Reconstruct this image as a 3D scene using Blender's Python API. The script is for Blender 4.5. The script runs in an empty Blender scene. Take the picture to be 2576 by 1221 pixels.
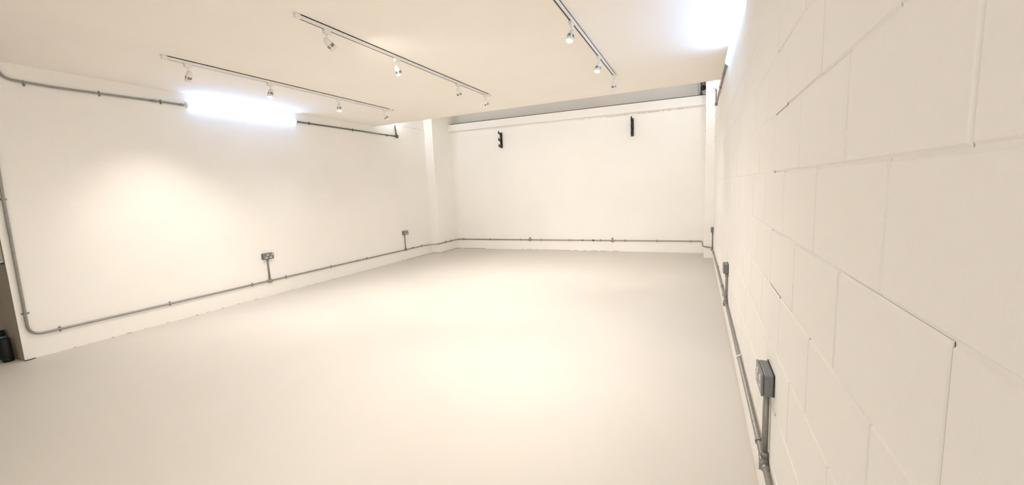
import bpy, bmesh, math, random
from mathutils import Vector, Matrix, Quaternion
random.seed(7)
SC = bpy.context.scene
COL = SC.collection
PI = math.pi
LIFT = 1.527          # everything is laid out relative to the eye, then raised so that the floor is z = 0

# room planes (metres, relative to the eye)
XR, XL = 0.30, -6.323
ZF, ZC = -1.527, 1.492
YB, YC = 9.675, 7.048
YE = 1.597
XP, YP = -6.078, 8.81       # left pilaster
XQ, YQ = 0.135, 9.053       # right pilaster
ROOF = 2.75
YU = 9.85                   # upper part of the back wall, set back above the beam

# ------------------------------------------------------------------ materials
def new_mat(name):
    m = bpy.data.materials.new(name); m.use_nodes = True
    nt = m.node_tree; nt.nodes.clear()
    out = nt.nodes.new('ShaderNodeOutputMaterial')
    b = nt.nodes.new('ShaderNodeBsdfPrincipled')
    nt.links.new(b.outputs[0], out.inputs[0])
    return m, nt, b

def nd(nt, t, **k):
    n = nt.nodes.new(t)
    for a, v in k.items(): setattr(n, a, v)
    return n

def mth(nt, op, a, b=None):
    n = nt.nodes.new('ShaderNodeMath'); n.operation = op
    for i, v in enumerate((a, b)):
        if v is None: continue
        if isinstance(v, (int, float)): n.inputs[i].default_value = v
        else: nt.links.new(v, n.inputs[i])
    return n.outputs[0]

def paint(name, col, rough=0.7, bumps=((60, .0015),), cracks=(), mottle=0.03, spec=0.3):
    """matt wall paint; cracks = (axis_fixed, position, half_width, axis_along, start, end, threshold, noise_scale)"""
    m, nt, b = new_mat(name)
    geo = nd(nt, 'ShaderNodeNewGeometry')
    pos = geo.outputs['Position']
    mo = nd(nt, 'ShaderNodeTexNoise'); mo.inputs['Scale'].default_value = 1.3; mo.inputs['Detail'].default_value = 2
    nt.links.new(pos, mo.inputs['Vector'])
    mix = nd(nt, 'ShaderNodeMix', data_type='RGBA')
    mix.inputs[6].default_value = (*[c * (1 - mottle) for c in col], 1)
    mix.inputs[7].default_value = (*[min(1, c * (1 + mottle)) for c in col], 1)
    nt.links.new(mo.outputs['Fac'], mix.inputs[0])
    base = mix.outputs[2]
    if cracks:
        sep = nd(nt, 'ShaderNodeSeparateXYZ'); nt.links.new(pos, sep.inputs[0])
        tot = None; wob = None; shared = {}
        for (af, p, hw, al, s, e, th, ns) in cracks:
            cf, ca = sep.outputs[af], sep.outputs[al]
            if af == 'Z': p += LIFT
            if al == 'Z': s += LIFT; e += LIFT
            if wob is None:
                wob = nd(nt, 'ShaderNodeTexNoise'); wob.inputs['Scale'].default_value = 9; wob.inputs['Detail'].default_value = 1; nt.links.new(pos, wob.inputs['Vector'])
            w = mth(nt, 'MULTIPLY', mth(nt, 'SUBTRACT', wob.outputs['Fac'], .5), hw * 1.5)
            d = mth(nt, 'ABSOLUTE', mth(nt, 'SUBTRACT', mth(nt, 'SUBTRACT', cf, p), w))
            inb = mth(nt, 'LESS_THAN', d, hw)
            rng = mth(nt, 'MULTIPLY', mth(nt, 'GREATER_THAN', ca, s), mth(nt, 'LESS_THAN', ca, e))
            if ns not in shared:
                n = nd(nt, 'ShaderNodeTexNoise'); n.inputs['Scale'].default_value = ns; n.inputs['Detail'].default_value = 3
                nt.links.new(pos, n.inputs['Vector']); shared[ns] = n
            n = shared[ns]
            k = mth(nt, 'MULTIPLY', mth(nt, 'MULTIPLY', inb, rng), mth(nt, 'GREATER_THAN', n.outputs['Fac'], th))
            tot = k if tot is None else mth(nt, 'MAXIMUM', tot, k)
        mx = nd(nt, 'ShaderNodeMix', data_type='RGBA')
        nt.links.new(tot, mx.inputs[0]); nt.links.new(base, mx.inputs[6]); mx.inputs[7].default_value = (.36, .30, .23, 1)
        base = mx.outputs[2]
    nt.links.new(base, b.inputs['Base Color'])
    b.inputs['Roughness'].default_value = rough
    b.inputs['Specular IOR Level'].default_value = spec
    prev = None
    for sc, st in bumps:
        n = nd(nt, 'ShaderNodeTexNoise'); n.inputs['Scale'].default_value = sc; n.inputs['Detail'].default_value = 3
        nt.links.new(pos, n.inputs['Vector'])
        bp = nd(nt, 'ShaderNodeBump'); bp.inputs['Strength'].default_value = 1; bp.inputs['Distance'].default_value = st
        nt.links.new(n.outputs['Fac'], bp.inputs['Height'])
        if prev is not None: nt.links.new(prev, bp.inputs['Normal'])
        prev = bp.outputs[0]
    if prev is not None: nt.links.new(prev, b.inputs['Normal'])
    return m

def solid(name, col, rough=.5, metal=0., spec=.5, noise=0., nscale=30, emit=None, es=0.):
    m, nt, b = new_mat(name)
    if noise:
        tc = nd(nt, 'ShaderNodeTexCoord')
        n = nd(nt, 'ShaderNodeTexNoise'); n.inputs['Scale'].default_value = nscale; n.inputs['Detail'].default_value = 5
        nt.links.new(tc.outputs['Object'], n.inputs['Vector'])
        mix = nd(nt, 'ShaderNodeMix', data_type='RGBA')
        mix.inputs[6].default_value = (*[c * (1 - noise) for c in col], 1)
        mix.inputs[7].default_value = (*[min(1, c * (1 + noise)) for c in col], 1)
        nt.links.new(n.outputs['Fac'], mix.inputs[0]); nt.links.new(mix.outputs[2], b.inputs['Base Color'])
    else:
        b.inputs['Base Color'].default_value = (*col, 1)
    b.inputs['Roughness'].default_value = rough; b.inputs['Metallic'].default_value = metal
    b.inputs['Specular IOR Level'].default_value = spec
    if emit:
        b.inputs['Emission Color'].default_value = (*emit, 1); b.inputs['Emission Strength'].default_value = es
    return m

PAINT = (.90, .875, .83)
TUBE_COL = (.28, .53, 1.0)
GAP_COL = (.74, .86, 1.0)
WARM = (1.0, .935, .865)

LV = dict(tl=.66, tr=.66, gap=5.5, a=4.35, b=2.3, c=3.85, a1=3.3, world=1.80, exp=.16)   # levels of the light groups
M = {}
M['floor'] = paint('white_floor_paint', (.65, .615, .56), .5, ((3, .002),), spec=.2)
M['ceiling'] = paint('white_ceiling_paint', (.93, .89, .83), .8, ((40, .001),))
M['left'] = paint('left_blockwork_paint', PAINT, .75, ((60, .0008),),
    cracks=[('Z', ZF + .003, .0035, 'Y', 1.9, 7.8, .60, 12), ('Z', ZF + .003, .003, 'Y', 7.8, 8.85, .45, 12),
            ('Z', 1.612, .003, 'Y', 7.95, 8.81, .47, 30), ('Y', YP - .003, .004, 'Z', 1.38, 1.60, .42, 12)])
M['right'] = paint('right_blockwork_paint', PAINT, .75, ((90, .0014),),
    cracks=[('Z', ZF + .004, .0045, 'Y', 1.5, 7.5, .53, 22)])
M['back'] = paint('back_wall_paint', PAINT, .75, ((40, .0015),),
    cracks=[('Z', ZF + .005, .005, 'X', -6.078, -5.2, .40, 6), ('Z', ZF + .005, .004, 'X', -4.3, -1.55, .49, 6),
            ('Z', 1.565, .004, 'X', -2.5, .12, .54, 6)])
M['beam'] = paint('beam_paint', (.90, .88, .85), .75, ((40, .0015),),
    cracks=[])
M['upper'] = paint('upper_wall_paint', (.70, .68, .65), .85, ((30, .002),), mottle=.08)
M['pilaster'] = paint('pilaster_paint', PAINT, .75, ((40, .0015),),
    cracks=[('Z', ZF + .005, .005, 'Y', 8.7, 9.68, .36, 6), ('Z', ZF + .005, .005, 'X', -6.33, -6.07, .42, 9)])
M['pilaster_r'] = paint('right_pilaster_paint', (.90, .88, .84), .75, ((40, .0015),),
    cracks=[('X', XQ + .003, .003, 'Z', .4, 1.6, .60, 30), ('Z', 1.715, .003, 'X', XQ, XR, .4, 30), ('X', XR - .004, .003, 'Z', .7, 1.28, .58, 30)])
M['joint'] = paint('shade_toned_mortar_joint', (.66, .62, .56), .9, ((90, .002),), mottle=.25)  # darker colour puts groove shade into the near vertical joints
M['dim'] = paint('dark_unseen_wall', (.55, .50, .44), .9, ((30, .002),))  # unseen walls kept dark to limit bounce onto the near left corner
M['return'] = paint('shade_toned_wall_end', (.40, .36, .30), .85, ((30, .002),))  # darker base colour stands in for the shade on this face
M['galv'] = solid('galvanised_steel', (.33, .32, .30), .42, .5, noise=.25, nscale=40)
M['galv_dark'] = solid('dark_galvanised_steel', (.16, .155, .135), .5, .5, noise=.25, nscale=40)
M['box'] = solid('grey_hammered_enamel', (.20, .21, .215), .42, .2, noise=.1, nscale=90)
M['plate'] = solid('grey_face_plate', (.24, .245, .25), .3, .6, noise=.06, nscale=60)
M['white_pl'] = solid('white_plastic', (.85, .84, .80), .35)
M['pin'] = solid('dark_pin_slot', (.03, .03, .03), .6)
M['track'] = solid('white_powder_coat', (.84, .81, .77), .4)
M['slot'] = solid('dark_track_slot', (.06, .045, .03), .5, .3)
M['vent'] = solid('grey_vent', (.25, .25, .23), .5, .2)
M['black'] = solid('black_steel', (.008, .009, .010), .45, .2)
M['screw'] = solid('zinc_screw', (.6, .62, .62), .3, .9)
M['black_pl'] = solid('black_plastic', (.010, .011, .009), .6, noise=.3, nscale=50)
M['blue'] = solid('blue_label', (.10, .25, .50), .5)
M['panel'] = solid('white_panel_enamel', (.74, .71, .64), .5)
M['tube_l'] = solid('glowing_tube', (1, 1, 1), .5, emit=TUBE_COL, es=26 * LV['tl'])
M['tube_r'] = solid('glowing_tube_right', (1, 1, 1), .5, emit=TUBE_COL, es=26 * LV['tr'])
M['tube_gap'] = solid('glowing_gap_tube', (1, 1, 1), .5, emit=GAP_COL, es=10 * LV['gap'])
M['tube_body'] = solid('white_batten_body', (.85, .86, .88), .4)
M['lens'] = solid('glowing_lens', (1, 1, 1), .3, emit=(1.0, .93, .84), es=9)
M['lens_side'] = solid('dull_lens', (.9, .88, .84), .3, emit=(1.0, .86, .68), es=.7)

# ------------------------------------------------------------------ mesh building
class MB:
    def __init__(s): s.bm = bmesh.new()
    def box(s, x0, x1, y0, y1, z0, z1, bev=0, mtx=None, seg=2):
        t = bmesh.new()
        bmesh.ops.create_cube(t, size=1)
        for v in t.verts:
            v.co = Vector(((x0 + x1) / 2 + v.co.x * (x1 - x0), (y0 + y1) / 2 + v.co.y * (y1 - y0), (z0 + z1) / 2 + v.co.z * (z1 - z0)))
        if bev: bmesh.ops.bevel(t, geom=list(t.edges), offset=bev, segments=seg, affect='EDGES', profile=.5)
        s.merge(t, mtx); return s
    def merge(s, t, mtx=None):
        if mtx is not None: t.transform(mtx)
        me = bpy.data.meshes.new('tmp'); t.to_mesh(me); t.free(); s.bm.from_mesh(me); bpy.data.meshes.remove(me)
    def prism(s, pts, h, mtx=None, bev=0):
        """polygon in XZ extruded along Y by h (centred)"""
        t = bmesh.new()
        f = t.faces.new([t.verts.new((x, -h / 2, z)) for x, z in pts])
        r = bmesh.ops.extrude_face_region(t, geom=[f])
        for v in r['geom']:
            if isinstance(v, bmesh.types.BMVert): v.co.y += h
        bmesh.ops.recalc_face_normals(t, faces=t.faces)
        if bev: bmesh.ops.bevel(t, geom=list(t.edges), offset=bev, segments=1, affect='EDGES')
        s.merge(t, mtx); return s
    def tube(s, pts, r, n=14, cap=True):
        pts = [Vector(p) for p in pts]
        if not isinstance(r, (list, tuple)): r = [r] * len(pts)
        rings = []; up = None
        for i, p in enumerate(pts):
            d = (pts[min(i + 1, len(pts) - 1)] - pts[max(i - 1, 0)]).normalized()
            if up is None:
                up = d.orthogonal().normalized()
            up = (up - d * up.dot(d)).normalized()
            q = d.cross(up)
            rings.append([s.bm.verts.new(p + (up * math.cos(2 * PI * k / n) + q * math.sin(2 * PI * k / n)) * r[i]) for k in range(n)])
        for a, b in zip(rings, rings[1:]):
            for k in range(n):
                f = s.bm.faces.new((a[k], a[(k + 1) % n], b[(k + 1) % n], b[k])); f.smooth = True
        if cap:
            s.bm.faces.new(rings[0][::-1]); s.bm.faces.new(rings[-1])
        return s
    def lathe(s, prof, n=28, mtx=None, a0=0., a1=2 * PI, smooth=True):
        """profile (r, z) about Z"""
        t = bmesh.new(); full = abs(a1 - a0 - 2 * PI) < 1e-6
        m = n if full else n + 1
        rings = []
        for (r, z) in prof:
            if r < 1e-6 and full: rings.append([t.verts.new((0, 0, z))])
            else: rings.append([t.verts.new((r * math.cos(a0 + (a1 - a0) * k / n), r * math.sin(a0 + (a1 - a0) * k / n), z)) for k in range(m)])
        for a, b in zip(rings, rings[1:]):
            for k in range(n):
                k2 = (k + 1) % m
                if len(a) == 1 and len(b) == 1: continue
                if len(a) == 1: f = t.faces.new((a[0], b[k2], b[k]))
                elif len(b) == 1: f = t.faces.new((a[k], a[k2], b[0]))
                else: f = t.faces.new((a[k], a[k2], b[k2], b[k]))
                f.smooth = smooth
        s.merge(t, mtx); return s

def obj(name, mb, mat, parent=None, world=True):
    """link the builder as one mesh object; world=True: coordinates are scene ones, origin moved to the parent"""
    me = bpy.data.meshes.new(name)
    off = parent.get('_o') if (parent is not None and world) else None
    if off is not None: mb.bm.transform(Matrix.Translation(-Vector(off)))
    bmesh.ops.recalc_face_normals(mb.bm, faces=mb.bm.faces)
    mb.bm.to_mesh(me); mb.bm.free(); me.materials.append(M[mat])
    o = bpy.data.objects.new(name, me); COL.objects.link(o)
    if parent is not None:
        o.parent = parent
        if off is not None: o['_o'] = list(off)
    return o

def tag(o, label, cat, group=None, kind=None):
    if label: o['label'] = label
    if cat: o['category'] = cat
    if group: o['group'] = group
    if kind: o['kind'] = kind
    return o

def thing(name, label, cat, loc, group=None, rot=None):
    o = bpy.data.objects.new(name, None); COL.objects.link(o)
    o.empty_display_size = .1; o.location = loc; o['_o'] = list(loc)
    if rot is not None: o.rotation_euler = rot; del o['_o']
    return tag(o, label, cat, group)

def struct(name, mb, mat, label=None):
    o = obj(name, mb, mat); o['kind'] = 'structure'
    o['label'] = label or name; o['category'] = name.split('_')[0]
    return o

def copy_tree(o, parent=None):
    c = o.copy(); COL.objects.link(c); c.parent = parent
    for ch in list(o.children): copy_tree(ch, c)
    return c

# ------------------------------------------------------------------ the setting
def block_wall(name, mat, X, sgn, ylo, yhi, zs, joints, m, bv, d, thick, label, joint_mat=None):
    """blockwork wall in the plane X (face towards sgn), with recessed joints as geometry"""
    mb = MB(); bm = mb.bm
    for i, (z0, z1) in enumerate(zip(zs, zs[1:])):
        off, pitch = joints[i % 2]
        k0 = math.ceil((ylo - off) / pitch + 1e-6); ys = [ylo]
        k = k0
        while off + k * pitch < yhi - .02:
            if off + k * pitch > ylo + .02: ys.append(off + k * pitch)
            k += 1
        ys.append(yhi)
        for y0, y1 in zip(ys, ys[1:]):
            jm = m * random.uniform(.75, 1.25); jd = d * random.uniform(.8, 1.2); pr = random.uniform(-.08, .08) * d
            if joint_mat and y0 > 1.7: jd *= .4
            def rect(ins, dep):
                return [bm.verts.new((X + sgn * dep, y, z)) for y, z in ((y0 + ins, z0 + ins), (y1 - ins, z0 + ins), (y1 - ins, z1 - ins), (y0 + ins, z1 - ins))]
            a, b, c = rect(0, -jd), rect(jm, -jd), rect(jm + bv, pr)
            for p, q in ((a, b), (b, c)):
                for j in range(4):
                    fc = bm.faces.new((p[j], p[(j + 1) % 4], q[(j + 1) % 4], q[j]))
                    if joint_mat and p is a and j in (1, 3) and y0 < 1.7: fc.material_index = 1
            bm.faces.new(c)
    mb.box(min(X - sgn * .008, X - sgn * thick), max(X - sgn * .008, X - sgn * thick), ylo, yhi, zs[0], zs[-1])
    o = struct(name, mb, mat, label)
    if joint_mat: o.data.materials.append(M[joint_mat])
    return o

zr = [ZF] + [.027 + .2443 * k for k in range(-6, 11)] + [ROOF]
zr = [z for z in zr if z == ZF or z > ZF + .03]
# right wall: course index parity so that the (.027, .271) course carries the joints at y = .690 + n*.466
i_ref = zr.index(.027 + 0)
jr = [None, None]; jr[i_ref % 2] = (.690, .466); jr[(i_ref + 1) % 2] = (.923, .466)
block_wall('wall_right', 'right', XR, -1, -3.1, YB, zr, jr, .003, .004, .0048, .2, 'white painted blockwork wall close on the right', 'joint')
zl = [ZF, -1.24, -.98, -.725, -.47, -.218, .027, .288, .553, .82, 1.088, 1.352, 1.612, 1.87, 2.13, 2.39, ROOF]
i_ref = zl.index(1.088)
jl = [None, None]; jl[i_ref % 2] = (4.02, .525); jl[(i_ref + 1) % 2] = (4.28, .525)
block_wall('wall_left', 'left', XL, 1, YE, YU, zl, jl, .0015, .003, .0007, .2, 'white painted blockwork wall on the left')

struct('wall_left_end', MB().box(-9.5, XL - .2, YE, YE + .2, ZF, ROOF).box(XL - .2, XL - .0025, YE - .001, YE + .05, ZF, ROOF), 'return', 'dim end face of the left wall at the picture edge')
struct('floor', MB().box(-9.5, XR + .2, -3.1, YU, ZF - .1, ZF), 'floor', 'white painted concrete floor')
struct('ceiling', MB().box(-9.5, XR, -3.1, YC, ZC, ZC + .06), 'ceiling', 'white ceiling that stops short of the back wall')
struct('wall_back', MB().box(XL - .2, XR + .2, YB, YU, ZF, 1.70), 'back', 'plain white back wall below the beam')
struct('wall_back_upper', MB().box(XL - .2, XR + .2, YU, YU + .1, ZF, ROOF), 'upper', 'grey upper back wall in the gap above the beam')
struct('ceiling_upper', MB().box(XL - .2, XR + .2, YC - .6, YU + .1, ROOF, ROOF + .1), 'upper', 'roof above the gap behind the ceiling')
bm_ = MB()
v = [(XP - .02, 1.635), (XQ + .02, 1.575), (XQ + .02, 1.768), (XP - .02, 1.806)]
bm_.prism(v, .12, Matrix.Translation((0, 9.62, 0)), bev=.004)
struct('trim_beam', bm_, 'beam', 'white beam band across the top of the back wall')
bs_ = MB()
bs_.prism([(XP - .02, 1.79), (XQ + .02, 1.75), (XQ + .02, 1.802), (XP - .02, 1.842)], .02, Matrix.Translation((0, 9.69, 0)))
struct('trim_beam_shade', bs_, 'slot', 'dark strip standing in for the shade line along the top of the beam')  # dark strip drawn for the shade in the gap above the beam
struct('wall_pilaster_left', MB().box(XL - .01, XP, YP, YU, ZF, ROOF, bev=.004), 'pilaster', 'white pilaster in the left back corner')
struct('wall_pilaster_right', MB().box(XQ, XR + .01, YQ, YU, ZF, ROOF, bev=.004), 'pilaster_r', 'narrow white pilaster in the right back corner')
# unseen walls behind the camera, toned dark, with an opening added for fill light
struct('wall_unseen_front', MB().box(-9.5, -3.6, -3.1, -3, ZF, ZC + .05).box(-3.6, XR + .2, -3.1, -3, ZC - .15, ZC + .05), 'dim', 'unseen wall behind the camera, with an opening added to let in fill light')
struct('wall_unseen_left', MB().box(-9.6, -9.5, -3.1, YE + .2, ZF, ZC + .05), 'dim', 'unseen far left wall beyond the opening')

# ------------------------------------------------------------------ conduit kit
R = .0125
def arc_path(pts, rad=.07, n=8):
    """polyline with rounded corners"""
    pts = [Vector(p) for p in pts]; out = [pts[0]]
    for a, b, c in zip(pts, pts[1:], pts[2:]):
        u = (a - b).normalized(); w = (c - b).normalized(); ang = u.angle(w)
        r = min(rad, (a - b).length * .48, (c - b).length * .48)
        p0, p1 = b + u * r, b + w * r
        for k in range(n + 1):
            t = k / n; out.append((1 - t) ** 2 * p0 + 2 * t * (1 - t) * b + t * t * p1)
    out.append(pts[-1]); return out

def frame(normal, along):
    n = Vector(normal).normalized(); a = Vector(along).normalized(); c = a.cross(n)
    return Matrix((c, a, n)).transposed().to_4x4()     # local x across, y along the pipe, z off the wall

def saddle_mesh():
    mb = MB(); S = .030
    mb.box(-S, S, -.008, .008, -R * 1.0, -R * 1.0 + .004)
    n = 12
    for (r0) in (R + .001,):
        t = bmesh.new(); rings = []
        for k in range(n + 1):
            a = PI * k / n
            rings.append([t.verts.new((rr * math.cos(a), yy, rr * math.sin(a))) for rr, yy in ((r0, -.008), (r0 + .003, -.008), (r0 + .003, .008), (r0, .008))])
        for p, q in zip(rings, rings[1:]):
            for j in range(4): t.faces.new((p[j], p[(j + 1) % 4], q[(j + 1) % 4], q[j]))
        mb.merge(t)
    for sx in (-1, 1):
        mb.box(sx * (R + .001) if sx > 0 else -(R + .004), (R + .004) if sx > 0 else -(R + .001), -.008, .008, -R, .002)
        mb.lathe([(0, -.003), (.004, -.004), (.005, -.008)], 10, Matrix.Translation((sx * .023, 0, 0)))
    return mb
_sad = None
def saddle(parent, p, normal, along, mat='galv'):
    global _sad
    if _sad is None or mat not in _sad:
        if _sad is None: _sad = {}
        o = obj('saddle', saddle_mesh(), mat); _sad[mat] = o.data
        COL.objects.unlink(o); bpy.data.objects.remove(o)
    o = bpy.data.objects.new('saddle', _sad[mat]); COL.objects.link(o); o.parent = parent
    o.matrix_local = Matrix.Translation(Vector(p) - parent.location) @ frame(normal, along)
    return o

def junction(parent, p, normal, along, branch=None, mat='galv', lidmat='galv', r=.032):
    """round conduit box: body with spouts, and a lid"""
    F = Matrix.Translation(Vector(p)) @ frame(normal, along)
    mb = MB(); mb.lathe([(0, -R), (r, -R), (r, .018), (r - .003, .021), (0, .021)], 24, F)
    n = Vector(normal)
    for d in (Vector(along), -Vector(along), branch and Vector(branch)):
        if not d: continue
        mb.tube([Vector(p) + d * .02, Vector(p) + d * .052, Vector(p) + d * .054], [.0165, .0165, .0145], 14)
    b = obj('junction_box', mb, mat, parent)
    l = MB(); l.lathe([(0, .0265), (r - .004, .0265), (r, .0245), (r, .021), (0, .0205)], 24, F)
    lid = obj('lid', l, lidmat, b)
    return b

def coupler(parent, p, along, mat='galv', length=.045, rad=.0165, name='coupler'):
    d = Vector(along).normalized(); p = Vector(p)
    return obj(name, MB().tube([p - d * length / 2, p - d * (length / 2 - .003), p + d * (length / 2 - .003), p + d * length / 2], [rad - .002, rad, rad, rad - .002], 14), mat, parent)

CX = XL + .014        # pipe axis on the left wall
CR = XR - .016        # pipe axis on the right wall
CB = YB - .016        # pipe axis on the back wall

# --- lower run on the left wall (drops from the ceiling, bends, runs to the back corner)
t = thing('conduit', 'grey steel conduit dropping beside the left wall end and running low to the back corner', 'conduit', (CX, 1.66, ZF + .25), 'steel conduit runs')
lz = -1.279
obj('pipe', MB().tube(arc_path([(CX, 1.70, ZC), (CX, 1.665, .2), (CX, 1.655, lz), (CX, 5.0, lz), (CX, 8.52, lz - .006), (XP + .016, 8.74, lz), (XP + .016, YB - .02, lz + .005), (XP + .06, CB, lz + .007)], .12), R), 'galv', t)
for y in (1.885, 2.915, 4.02, 4.60, 5.54, 6.47, 8.36): saddle(t, (CX, y, lz), (1, 0, 0), (0, 1, 0))
for y in (9.075, 9.35): saddle(t, (XP + .016, y, lz + .003), (1, 0, 0), (0, 1, 0), 'galv_dark')
for z in (-1.04, .135): saddle(t, (CX, 1.66, z), (1, 0, 0), (0, 0, 1))
coupler(t, (CX, 6.2, lz), (0, 1, 0)); coupler(t, (CX, 8.0, lz), (0, 1, 0), 'galv_dark')
for y, sz in ((4.31, -.925), (7.735, -.93)):
    junction(t, (CX, y, lz), (1, 0, 0), (0, 1, 0), (0, 0, 1))
    obj('riser_pipe', MB().tube([(CX, y, lz + .03), (CX, y, sz - .02), (CX, y, sz)], R), 'galv', t)
    coupler(t, (CX, y, sz - .016), (0, 0, 1), length=.03)

# --- back wall run
t = thing('conduit', 'grey steel conduit running low along the back wall', 'conduit', (-3., CB, -1.27), 'steel conduit runs')
bz = -1.268
obj('pipe', MB().tube(arc_path([(XP + .06, CB, bz - .003), (-3, CB, bz), (XQ - .03, CB, bz + .004), (XQ - .018, YQ - .016, bz - .02), (CR - .02, YQ - .016, bz - .04), (CR, YQ - .06, bz - .04)], .05), R), 'galv', t)
for x in (-5.86, -5.036, -4.166, -3.586, -2.847, -2.085, -1.512, -.812, -.113): saddle(t, (x, CB, bz), (0, -1, 0), (1, 0, 0))
for x in (-3.889, -1.804):
    junction(t, (x, CB, bz), (0, -1, 0), (1, 0, 0), (0, 0, 1), lidmat='galv', r=.034)
    p = Vector((x, CB, bz)); obj('plug', MB().tube([p + Vector((0, 0, .052)), p + Vector((0, 0, .066))], .012, 12), 'black', t)
for x, l, rr in ((-2.519, .035, .014), (-2.257, .032, .021)): coupler(t, (x, CB, bz), (1, 0, 0), 'black', l, rr, 'black_clamp')

# --- lower run on the right wall
t = thing('conduit', 'grey steel conduit running low along the blockwork wall on the right', 'conduit', (CR, 4., -1.24), 'steel conduit runs')
rz = -1.245
obj('pipe', MB().tube(arc_path([(CR, YQ - .06, bz - .04), (CR, 8.7, bz - .05), (CR, 6.5, rz - .012), (CR, 4.6, rz), (CR, .4, rz)], .1), R), 'galv', t)
for y in (2.13, 3.17, 5.35, 6.55): saddle(t, (CR, y, rz), (-1, 0, 0), (0, 1, 0), 'white_pl' if y == 3.17 else 'galv')
for y in (5.0, 8.3): coupler(t, (CR, y, rz - (.01 if y < 6 else .055)), (0, 1, 0))
RS = ((1.965, -.895, rz), (4.62, -.935, rz), (8.86, -.975, bz - .05))
for y, sz, zz in RS:
    junction(t, (CR, y, zz), (-1, 0, 0), (0, 1, 0), (0, 0, 1), lidmat='white_pl' if y < 3 else 'galv')
    obj('riser_pipe', MB().tube([(CR, y, zz + .03), (CR, y, sz)], R), 'galv', t)
    coupler(t, (CR, y, sz - .016), (0, 0, 1), length=.03)

# --- upper left run, towards the batten light
uz = 1.338
t = thing('conduit', 'grey steel conduit high on the left wall, left of the glowing tube', 'conduit', (CX, 2.5, uz), 'steel conduit runs')
obj('pipe', MB().tube(arc_path([(CX, 1.775, ZC), (CX, 1.81, uz - .01), (CX, 2.2, uz - .024), (CX, 3.41, uz)], .13), R), 'galv', t)
for y, dz in ((1.956, -.026), (2.544, -.018), (3.146, -.006)): saddle(t, (CX, y, uz + dz), (1, 0, 0), (0, 1, 0))
coupler(t, (CX, 3.07, uz - .007), (0, 1, 0)); coupler(t, (CX, 3.38, uz - .002), (0, 1, 0))
# --- upper left run, past the batten light
t = thing('conduit', 'dark steel conduit between the left tube light and the round box, turning up', 'conduit', (CX, 6.4, uz), 'steel conduit runs')
obj('pipe', MB().tube([(CX, 5.12, uz + .004), (CX, 7.72, uz + .014)], R), 'galv_dark', t)
for y in (5.38, 6.40, 7.40): saddle(t, (CX, y, uz + .008), (1, 0, 0), (0, 1, 0), 'galv_dark')
junction(t, (CX, 7.72, uz + .012), (1, 0, 0), (0, 1, 0), (0, 0, 1), 'galv_dark', 'galv_dark', .038)
obj('riser_pipe', MB().tube([(CX, 7.715, uz + .04), (CX, 7.69, 1.60)], R), 'galv_dark', t)
# --- upper right run
vz = 1.335
t = thing('conduit', 'grey steel conduit high on the right wall, from the tube light to the gap lamp', 'conduit', (CR, 6.5, vz), 'steel conduit runs')
obj('pipe', MB().tube([(CR, 5.36, vz - .012), (CR, 6.6, vz), (CR, 8.08, vz)], R), 'galv', t)
saddle(t, (CR, 6.75, vz), (-1, 0, 0), (0, 1, 0), 'galv_dark'); coupler(t, (CR, 6.0, vz - .004), (0, 1, 0))
junction(t, (CR, 8.1, vz - .01), (-1, 0, 0), (0, 1, 0), (0, 0, 1), 'galv')
obj('riser_pipe', MB().tube([(CR - .006, 8.1, vz + .03), (CR - .008, 8.1, 1.565)], R), 'galv', t)
coupler(t, (CR - .008, 8.1, 1.56), (0, 0, 1), length=.03)
t = thing('conduit', 'end of dark conduit above the near end of the right tube light', 'conduit', (CR - .01, 3.0, 1.30), 'steel conduit runs')
obj('pipe', MB().tube([(CR - .012, 3.52, 1.31), (CR - .012, 2.2, 1.33)], R), 'galv', t)

# ------------------------------------------------------------------ sockets
def make_socket():
    """local: width x, up z, front -y; back on the wall at y = 0"""
    r = thing('double_socket', '', 'socket', (0, 0, 0)); del r['_o']
    w, h, d = .086, .047, .045
    obj('back_box', MB().box(-w, w, -d + .006, 0, -h, h, bev=.006), 'box', r)
    obj('gap_shade_rim', MB().box(-w - .0035, w + .0035, -.004, 0, -h + .004, h + .003), 'pin', r)  # black rim stands in for the shade in the gap behind the box
    pl = obj('face_plate', MB().box(-w, w, -d - .003, -d + .006, -h, h, bev=.003), 'plate', r)
    for s in (-1, 1):
        obj('rocker_switch', MB().box(s * .040 + .022 - .008, s * .040 + .022 + .008, -d - .008, -d - .002, .012, .036, bev=.002), 'white_pl', r)
        g = MB()
        g.prism([(-.020, -.028), (.020, -.028), (.020, -.014), (-.020, -.014)], .003, Matrix.Translation((s * .040 - .004, -d - .0035, 0)), .0008)
        g.prism([(-.005, -.004), (.005, -.004), (.004, .010), (-.004, .010)], .003, Matrix.Translation((s * .040 - .004, -d - .0035, 0)), .0008)
        i = obj('pin_insert', g, 'white_pl', r)
        p = MB()
        for x in (-.012, .012): p.box(s * .040 - .004 + x - .004, s * .040 - .004 + x + .004, -d - .0056, -d - .0045, -.023, -.019)
        p.box(s * .040 - .004 - .0018, s * .040 - .004 + .0018, -d - .0056, -d - .0045, -.001, .007)
        obj('pin_slots', p, 'pin', i)
        obj('plate_screw', MB().lathe([(0, .003), (.003, .002), (.004, 0)], 10, Matrix.Translation((s * .078, -d - .003, 0)) @ Matrix.Rotation(PI / 2, 4, 'X')), 'screw', r)
    return r
s0 = make_socket()
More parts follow.
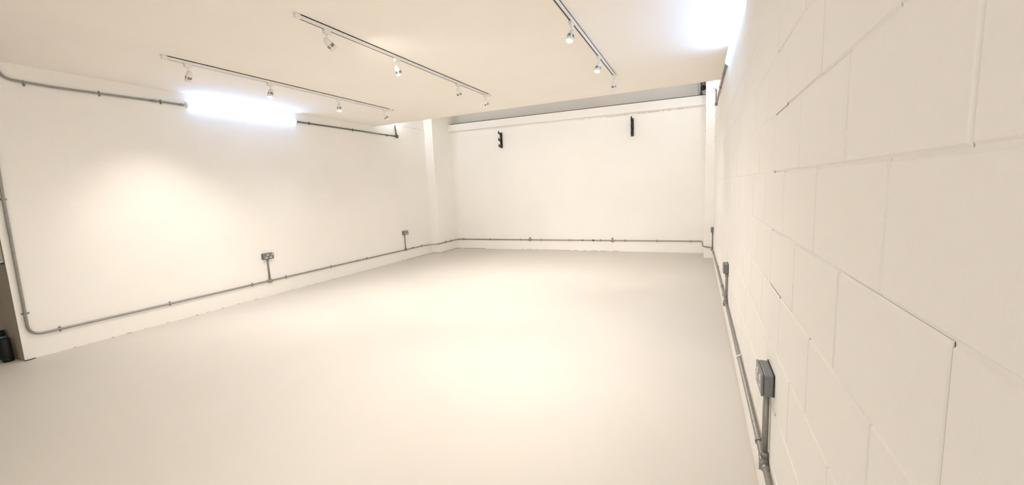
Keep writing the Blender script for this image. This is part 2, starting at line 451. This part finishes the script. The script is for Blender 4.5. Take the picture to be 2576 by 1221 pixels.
SK = [((XL, 4.315, -.877), PI / 2, 'grey metal double socket on the left wall, the nearer of the two there'),
      ((XL, 7.757, -.883), PI / 2, 'grey metal double socket on the left wall, the farther one by the corner pilaster'),
      ((XR, 1.965, -.850), -PI / 2, 'grey metal double socket on the right wall, the largest and nearest one'),
      ((XR, 4.68, -.887), -PI / 2, 'grey metal double socket on the right wall, the middle one of three'),
      ((XR, 8.86, -.930), -PI / 2, 'small looking grey socket on the right wall, the farthest one by the back corner')]
for i, (p, a, lab) in enumerate(SK):
    o = s0 if i == 0 else copy_tree(s0)
    o.location = p; o.rotation_euler = (0, 0, a); o['label'] = lab; o['category'] = 'socket'; o['group'] = 'metal double sockets'

# ------------------------------------------------------------------ batten lights
def batten(label, x, y0, y1, z, sgn, mat='tube_l', rad=.036):
    r = thing('tube_light', label, 'tube light', (x - sgn * .0, (y0 + y1) / 2, z), 'tube lights')
    hz, dp, n = .042, .030, 16
    def half(y, k=1.):
        return [(x + sgn * (.003 + dp * k * math.sin(PI * i / n)), y, z + hz * k * math.cos(PI * i / n)) for i in range(n + 1)]
    def shell(secs):
        mb = MB(); rings = [[mb.bm.verts.new(p) for p in s_] for s_ in secs]
        for a, b in zip(rings, rings[1:]):
            for i in range(n): mb.bm.faces.new((a[i], a[i + 1], b[i + 1], b[i])).smooth = True
            mb.bm.faces.new((a[0], a[n], b[n], b[0]))
        mb.bm.faces.new(rings[0]); mb.bm.faces.new(rings[-1]); return mb
    obj('diffuser', shell([half(y0 + .02), half(y1 - .02)]), mat, r)
    obj('batten_body', MB().box(min(x, x + sgn * .003), max(x, x + sgn * .003), y0, y1, z - .044, z + .044), 'tube_body', r)
    for ya, yb in ((y0, y0 + .02), (y1, y1 - .02)):
        obj('end_cap', shell([half(ya, .8), half(ya + (yb - ya) * .3, .98), half(yb, 1.03)]), 'tube_body', r)
    return r
batten('long glowing white tube light on the left wall under the ceiling', XL, 3.43, 5.12, uz + .004, 1, 'tube_l')
batten('long glowing white tube light on the right wall at the top of the picture', XR, 3.48, 5.36, 1.318, -1, 'tube_r')
def gap_lamp(label, x, y, z0, z1):
    r = thing('tube_light', label, 'tube light', (x, y, z0), 'tube lights')
    obj('diffuser', MB().tube([(x, y, z0 + .02), (x, y, z1)], .026, 18), 'tube_gap', r)
    obj('end_cap', MB().tube([(x, y, z0), (x, y, z0 + .006), (x, y, z0 + .02)], [.018, .025, .027], 18), 'tube_body', r)
    obj('mounting_plate', MB().box(x + (.022 if x > -3 else -.037), x + (.037 if x > -3 else -.022), y - .02, y + .02, z0 + .05, z1 - .05), 'tube_body', r)
gap_lamp('small glowing lamp end peeping under the ceiling edge on the left wall', XL + .038, 7.69, 1.59, 2.1)
gap_lamp('short upright glowing lamp end above the conduit at the right back corner', XR - .038, 8.10, 1.575, 2.1)

# ------------------------------------------------------------------ track lights
TB = ZC - .035
TR = {'a': (-4.87, 2.50, 5.86), 'b': (-2.96, 2.50, 5.88), 'c': (-1.035, 2.46, 5.86)}
TL = {'a': 'white lighting track nearest the left wall, leftmost of the three', 'b': 'white lighting track in the middle of the ceiling', 'c': 'white lighting track nearest the right wall, running off the top of the picture'}
for k, (x, y0, y1) in TR.items():
    r = thing('lighting_track', TL[k], 'lighting track', (x, (y0 + y1) / 2, ZC), 'ceiling lighting tracks')
    mb = MB(); W2 = .0175
    mb.box(x - W2, x - W2 + .0105, y0 + .02, y1 - .02, TB, ZC); mb.box(x + W2 - .0105, x + W2, y0 + .02, y1 - .02, TB, ZC)
    mb.box(x - W2, x + W2, y0 + .02, y1 - .02, ZC - .008, ZC)
    obj('rail', mb, 'track', r)
    obj('slot', MB().box(x - .008, x + .008, y0 + .05, y1 - .05, TB + .002, ZC - .006), 'slot', r)
    obj('end_cap', MB().box(x - .0195, x + .0195, y0 - .012, y0 + .03, TB - .003, ZC, bev=.002), 'track', r)
    obj('feed_connector', MB().box(x - .0195, x + .0195, y1 - .06, y1 + .02, TB - .004, ZC, bev=.002), 'track', r)
    obj('supply_cable', MB().tube([(x, y1 + .018, ZC - .01), (x + .002, y1 + .05, ZC - .006), (x, y1 + .07, ZC)], .004, 8), 'slot', r)

def make_head():
    r = thing('track_spotlight', '', 'spotlight', (0, 0, 0)); del r['_o']
    ad = MB(); ad.box(-.0165, .0165, -.036, .036, -.034, .0, bev=.003); ad.box(-.006, .006, -.03, .03, 0, .012)
    obj('track_adapter', ad, 'track', r)
    obj('stem', MB().tube([(0, 0, -.032), (0, 0, -.084)], .005, 12).lathe([(0, -.076), (.009, -.078), (.010, -.086), (.006, -.094), (0, -.096)], 14), 'track', r)
    # bullet body along local -Z (beam direction), pivot near its back third
    bd = MB(); L = .118
    prof = [(0, .042), (.006, .0405), (.012, .036), (.018, .026), (.0225, .012), (.0262, -.004), (.0282, -.020)]
    prof2 = [(.0282, -.046), (.0288, -.060), (.0284, -.0735), (.0262, -.0745), (.0255, -.070)]
    K = 1.16
    prof = [(a * K, b) for a, b in prof]; prof2 = [(a * K, b) for a, b in prof2]
    bd.lathe(prof, 28)
    bd.lathe(prof2, 28)
    for q in range(4):          # white ribs bridging the vent band
        a = q * PI / 2 + .35
        bd.lathe([(.0282 * K, -.020), (.0287 * K, -.033), (.0282 * K, -.046)], 3, None, a, a + .42)
    b = obj('lamp_head', bd, 'track', r)
    b.location = (0, 0, -.100)
    obj('vent', MB().lathe([(.0272 * K, -.018), (.0277 * K, -.033), (.0272 * K, -.048)], 28), 'vent', b)
    return r
h0 = make_head()
def lens_for(b, lit):
    if lit not in lens_for.m:
        lens_for.m[lit] = obj('lens', MB().lathe([(0, -.0745), (.0185, -.073), (.0298, -.069)], 24), lit)
        lens_for.m[lit].parent = b; return lens_for.m[lit]
    c = lens_for.m[lit].copy(); COL.objects.link(c); c.parent = b; return c
lens_for.m = {}
# (track, y, beam direction, watts, lens, label)
HD = [('a', 2.72, (-.55, .10, -.80), 30, 'first (nearest) spotlight on the leftmost track, egg shaped against the blue glow'),
      ('a', 3.63, (.10, -.30, -.95), 16, 'second spotlight on the leftmost track, above the glowing tube'),
      ('a', 4.71, (.10, -.15, -.97), 16, 'third spotlight on the leftmost track, just past the tube light'),
      ('a', 5.70, (.35, .45, -.80), 16, 'last small spotlight at the far end of the leftmost track'),
      ('b', 2.80, (.15, .75, -.62), 16, 'nearest spotlight on the middle track, tilted away with grey vents showing'),
      ('b', 3.72, (-.05, .50, -.90), 16, 'second spotlight on the middle track'),
      ('b', 4.96, (.05, .50, -.85), 16, 'third spotlight on the middle track'),
      ('b', 5.75, (.10, .60, -.80), 16, 'fourth and farthest spotlight on the middle track, pale against the ceiling'),
      ('c', 2.75, (-.30, -.20, -.92), 16, 'spotlight on the right track beyond the top of the picture'),
      ('c', 3.74, (-.15, -.42, -.90), 16, 'brightly lit spotlight facing the camera on the right track, the nearest in view'),
      ('c', 4.84, (-.15, -.35, -.90), 16, 'second lit spotlight on the right track'),
      ('c', 5.76, (-.05, .55, -.85), 16, 'last unlit looking spotlight at the far end of the right track')]
ld = {}
for i, (k, y, d, w, lab) in enumerate(HD):
    o = h0 if i == 0 else copy_tree(h0)
    o.location = (TR[k][0], y, TB); tag(o, lab, 'spotlight', 'spotlights on the ceiling tracks')
    b = [c for c in o.children if c.name.startswith('lamp_head')][0]
    d = Vector(d).normalized()
    q = Vector((0, 0, -1)).rotation_difference(d)
    b.rotation_mode = 'QUATERNION'; b.rotation_quaternion = q
    lens_for(b, 'lens')
    key = 'a1' if i == 0 else k
    if key not in ld:
        l = bpy.data.lights.new('spot_beam', 'SPOT'); l.energy = 16 * LV[key]; l.color = WARM; l.spot_size = math.radians({'a1': 70}.get(key, 145)); l.spot_blend = 1; l.shadow_soft_size = .022
        ld[key] = l
    s = bpy.data.objects.new('beam', ld[key]); COL.objects.link(s); s.parent = b; s.location = (0, 0, -.085)

# ------------------------------------------------------------------ storage brackets on the back wall
def bracket(label, x, z0, z1):
    r = thing('wall_bracket', label, 'bracket', (x, YB, z0), 'black hook brackets on the back wall')
    w = .030
    obj('back_plate', MB().box(x - w, x + w, YB - .03, YB, z0, z1, bev=.003), 'black', r)
    for z in (z0 + .045, (z0 + z1) / 2 + .01, z1 - .012):
        pts = [(0, .012), (-.115, .012), (-.120, .048), (-.133, .048), (-.133, -.012), (-.10, -.022), (0, -.030)]
        F = Matrix.Translation((x, YB - .028, z - .012)) @ Matrix.Rotation(PI / 2, 4, 'Z')
        mb = MB(); mb.prism([(a, b) for a, b in pts], .028, F, .002)
        obj('hook', mb, 'black', r)
    for z in (z0 + .03, z1 - .03):
        obj('screw', MB().lathe([(0, .004), (.006, .003), (.008, 0)], 12, Matrix.Translation((x + .018, YB - .030, z)) @ Matrix.Rotation(PI / 2, 4, 'X')), 'screw', r)
bracket('black steel bracket with three hooks on the back wall, the left one', -4.575, 1.095, 1.475)
bracket('black steel bracket on the back wall, the right one seen end on', -1.335, 1.088, 1.475)

# hanging gear in the gap at the right
hx = .082
t = thing('hanging_gear', 'black hanging bar, drum and rods in the gap beside the right pilaster', 'hanging gear', (hx, 9.5, ROOF))
obj('hanging_bar', MB().box(hx - .045, hx - .018, 9.50, 9.52, 1.80, ROOF).prism([(hx - .062, 1.765), (hx + .004, 1.765), (hx - .014, 1.82), (hx - .048, 1.82)], .03, Matrix.Translation((0, 9.51, 0))), 'black', t)
obj('drum', MB().lathe([(0, -.03), (.045, -.03), (.05, -.02), (.05, .02), (.045, .03), (0, .03)], 24, Matrix.Translation((hx + .005, 9.51, 1.90)) @ Matrix.Rotation(PI / 2, 4, 'X')), 'black', t)
for dx in (-.005, .018, .038): obj('rod', MB().tube([(hx + dx, 9.51, 1.92), (hx + dx, 9.51, ROOF)], .006, 8), 'black' if dx != .025 else 'galv', t)

# ------------------------------------------------------------------ small things
def g(u, x, y): return (x, y, ZF)
t = thing('black_canister', 'plain black cylindrical canister on the floor at the left picture edge', 'canister', (-6.485, 1.53, ZF))
F = Matrix.Translation((-6.485, 1.530, ZF))
obj('body', MB().lathe([(0, 0), (.036, 0), (.040, .006), (.040, .235), (.037, .245), (0, .247)], 28, F), 'black_pl', t)
obj('base_ring', MB().lathe([(.0405, .012), (.0415, .014), (.0415, .03), (.0405, .032)], 28, F), 'black', t)
t = thing('black_bottle', 'black capped bottle with a blue and white label behind the canister', 'bottle', (-6.655, 1.54, ZF))
F = Matrix.Translation((-6.655, 1.545, ZF))
obj('body', MB().lathe([(0, 0), (.042, 0), (.045, .006), (.045, .25), (.036, .256), (0, .256)], 28, F), 'black_pl', t)
obj('cap', MB().lathe([(0, .25), (.036, .25), (.038, .254), (.038, .296), (.034, .302), (0, .302)], 24, F), 'black_pl', t)
lb = obj('label_band', MB().lathe([(.0456, .222), (.0456, .247)], 28, F), 'blue', t); lb['label'] = 'blue label'
lb = obj('label_band', MB().lathe([(.0458, .203), (.0458, .222)], 28, F), 'white_pl', t); lb['label'] = 'white strip of the label'

# slotted panel on the end face of the left wall
t = thing('vent_panel', 'white slotted metal panel on the end of the left wall at the picture edge', 'vent panel', (-6.6, YE, -.5))
obj('casing', MB().box(-6.95, XL - .034, YE - .022, YE, -.497, .25, bev=.003), 'panel', t)
sl = MB()
for k in range(16):
    for j in range(5):
        x = -6.91 + j * .125; z = -.465 + k * .045
        sl.box(x, x + .085, YE - .0235, YE - .0215, z, z + .008)
obj('vent_slots', sl, 'pin', t)
obj('bottom_bracket', MB().box(XL - .07, XL - .026, YE - .018, YE - .002, -.508, -.497), 'pin', t)

def flake(name, label, cat, pts, z, h, mat):
    mb = MB(); bm = mb.bm
    lo = [bm.verts.new((x, y, z)) for x, y in pts]; hi = [bm.verts.new((x, y, z + h)) for x, y in pts]
    bm.faces.new(lo[::-1]); bm.faces.new(hi)
    for i in range(len(pts)): bm.faces.new((lo[i], lo[(i + 1) % len(pts)], hi[(i + 1) % len(pts)], hi[i]))
    return tag(obj(name, mb, mat), label, cat)
flake('wall_gap_sliver', 'small black curved sliver standing in for the dark gap under the near wall corner', 'gap sliver',
      [(XL + .004, 1.592), (XL + .012, 1.63), (XL + .003, 1.672), (XL + .012, 1.672), (XL + .028, 1.632), (XL + .022, 1.592)], ZF, .006, 'black')  # thin black piece drawn for the dark gap between wall and floor
flake('floor_chip', 'tiny dark chip lying alone on the floor at bottom left', 'chip', [(-2.392, .508), (-2.372, .512), (-2.352, .526), (-2.368, .524)], ZF, .002, 'galv_dark')
tag(obj('blanking_disc', MB().lathe([(0, -.012), (.040, -.011), (.046, -.006), (.046, 0), (0, 0)], 28, Matrix.Translation((-2.93, 6.60, ZC))), 'ceiling'),
    'shallow painted disc on the ceiling near its back edge', 'blanking disc')

# ------------------------------------------------------------------ raise everything so the floor is z = 0
for o in list(SC.objects):
    if o.parent is None: o.location.z += LIFT
    if '_o' in o: del o['_o']

# ------------------------------------------------------------------ camera
yaw, pit, rol, f = -0.4275, 0.1262, 0.0442, 1028.77
F = Vector((math.sin(yaw) * math.cos(pit), math.cos(yaw) * math.cos(pit), -math.sin(pit)))
r0 = Vector((math.cos(yaw), -math.sin(yaw), 0)); d0 = F.cross(r0)
Rt = math.cos(rol) * r0 + math.sin(rol) * d0; Dn = -math.sin(rol) * r0 + math.cos(rol) * d0
cam = bpy.data.cameras.new('camera'); co = bpy.data.objects.new('camera', cam); COL.objects.link(co)
co.matrix_world = Matrix.Translation((0, 0, LIFT)) @ Matrix((Rt, -Dn, -F)).transposed().to_4x4()
cam.sensor_fit = 'HORIZONTAL'; cam.sensor_width = 36; cam.lens = f / 2576 * 36; cam.clip_start = .01
SC.camera = co

# ------------------------------------------------------------------ world and colour
w = bpy.data.worlds.new('world'); SC.world = w; w.use_nodes = True
w.node_tree.nodes['Background'].inputs[0].default_value = (1., .96, .91, 1)
w.node_tree.nodes['Background'].inputs[1].default_value = LV['world']  # fill light entering by the added opening behind the camera
vs = SC.view_settings
vs.view_transform = 'Standard'; vs.look = 'None'; vs.gamma = 1; vs.use_curve_mapping = False
vs.exposure = LV['exp']
SC.cycles.max_bounces = 8; SC.cycles.diffuse_bounces = 7; SC.cycles.glossy_bounces = 1; SC.cycles.transmission_bounces = 2
SC.cycles.use_denoising = True
SC.cycles.use_adaptive_sampling = True; SC.cycles.adaptive_threshold = .10; SC.cycles.adaptive_min_samples = 12
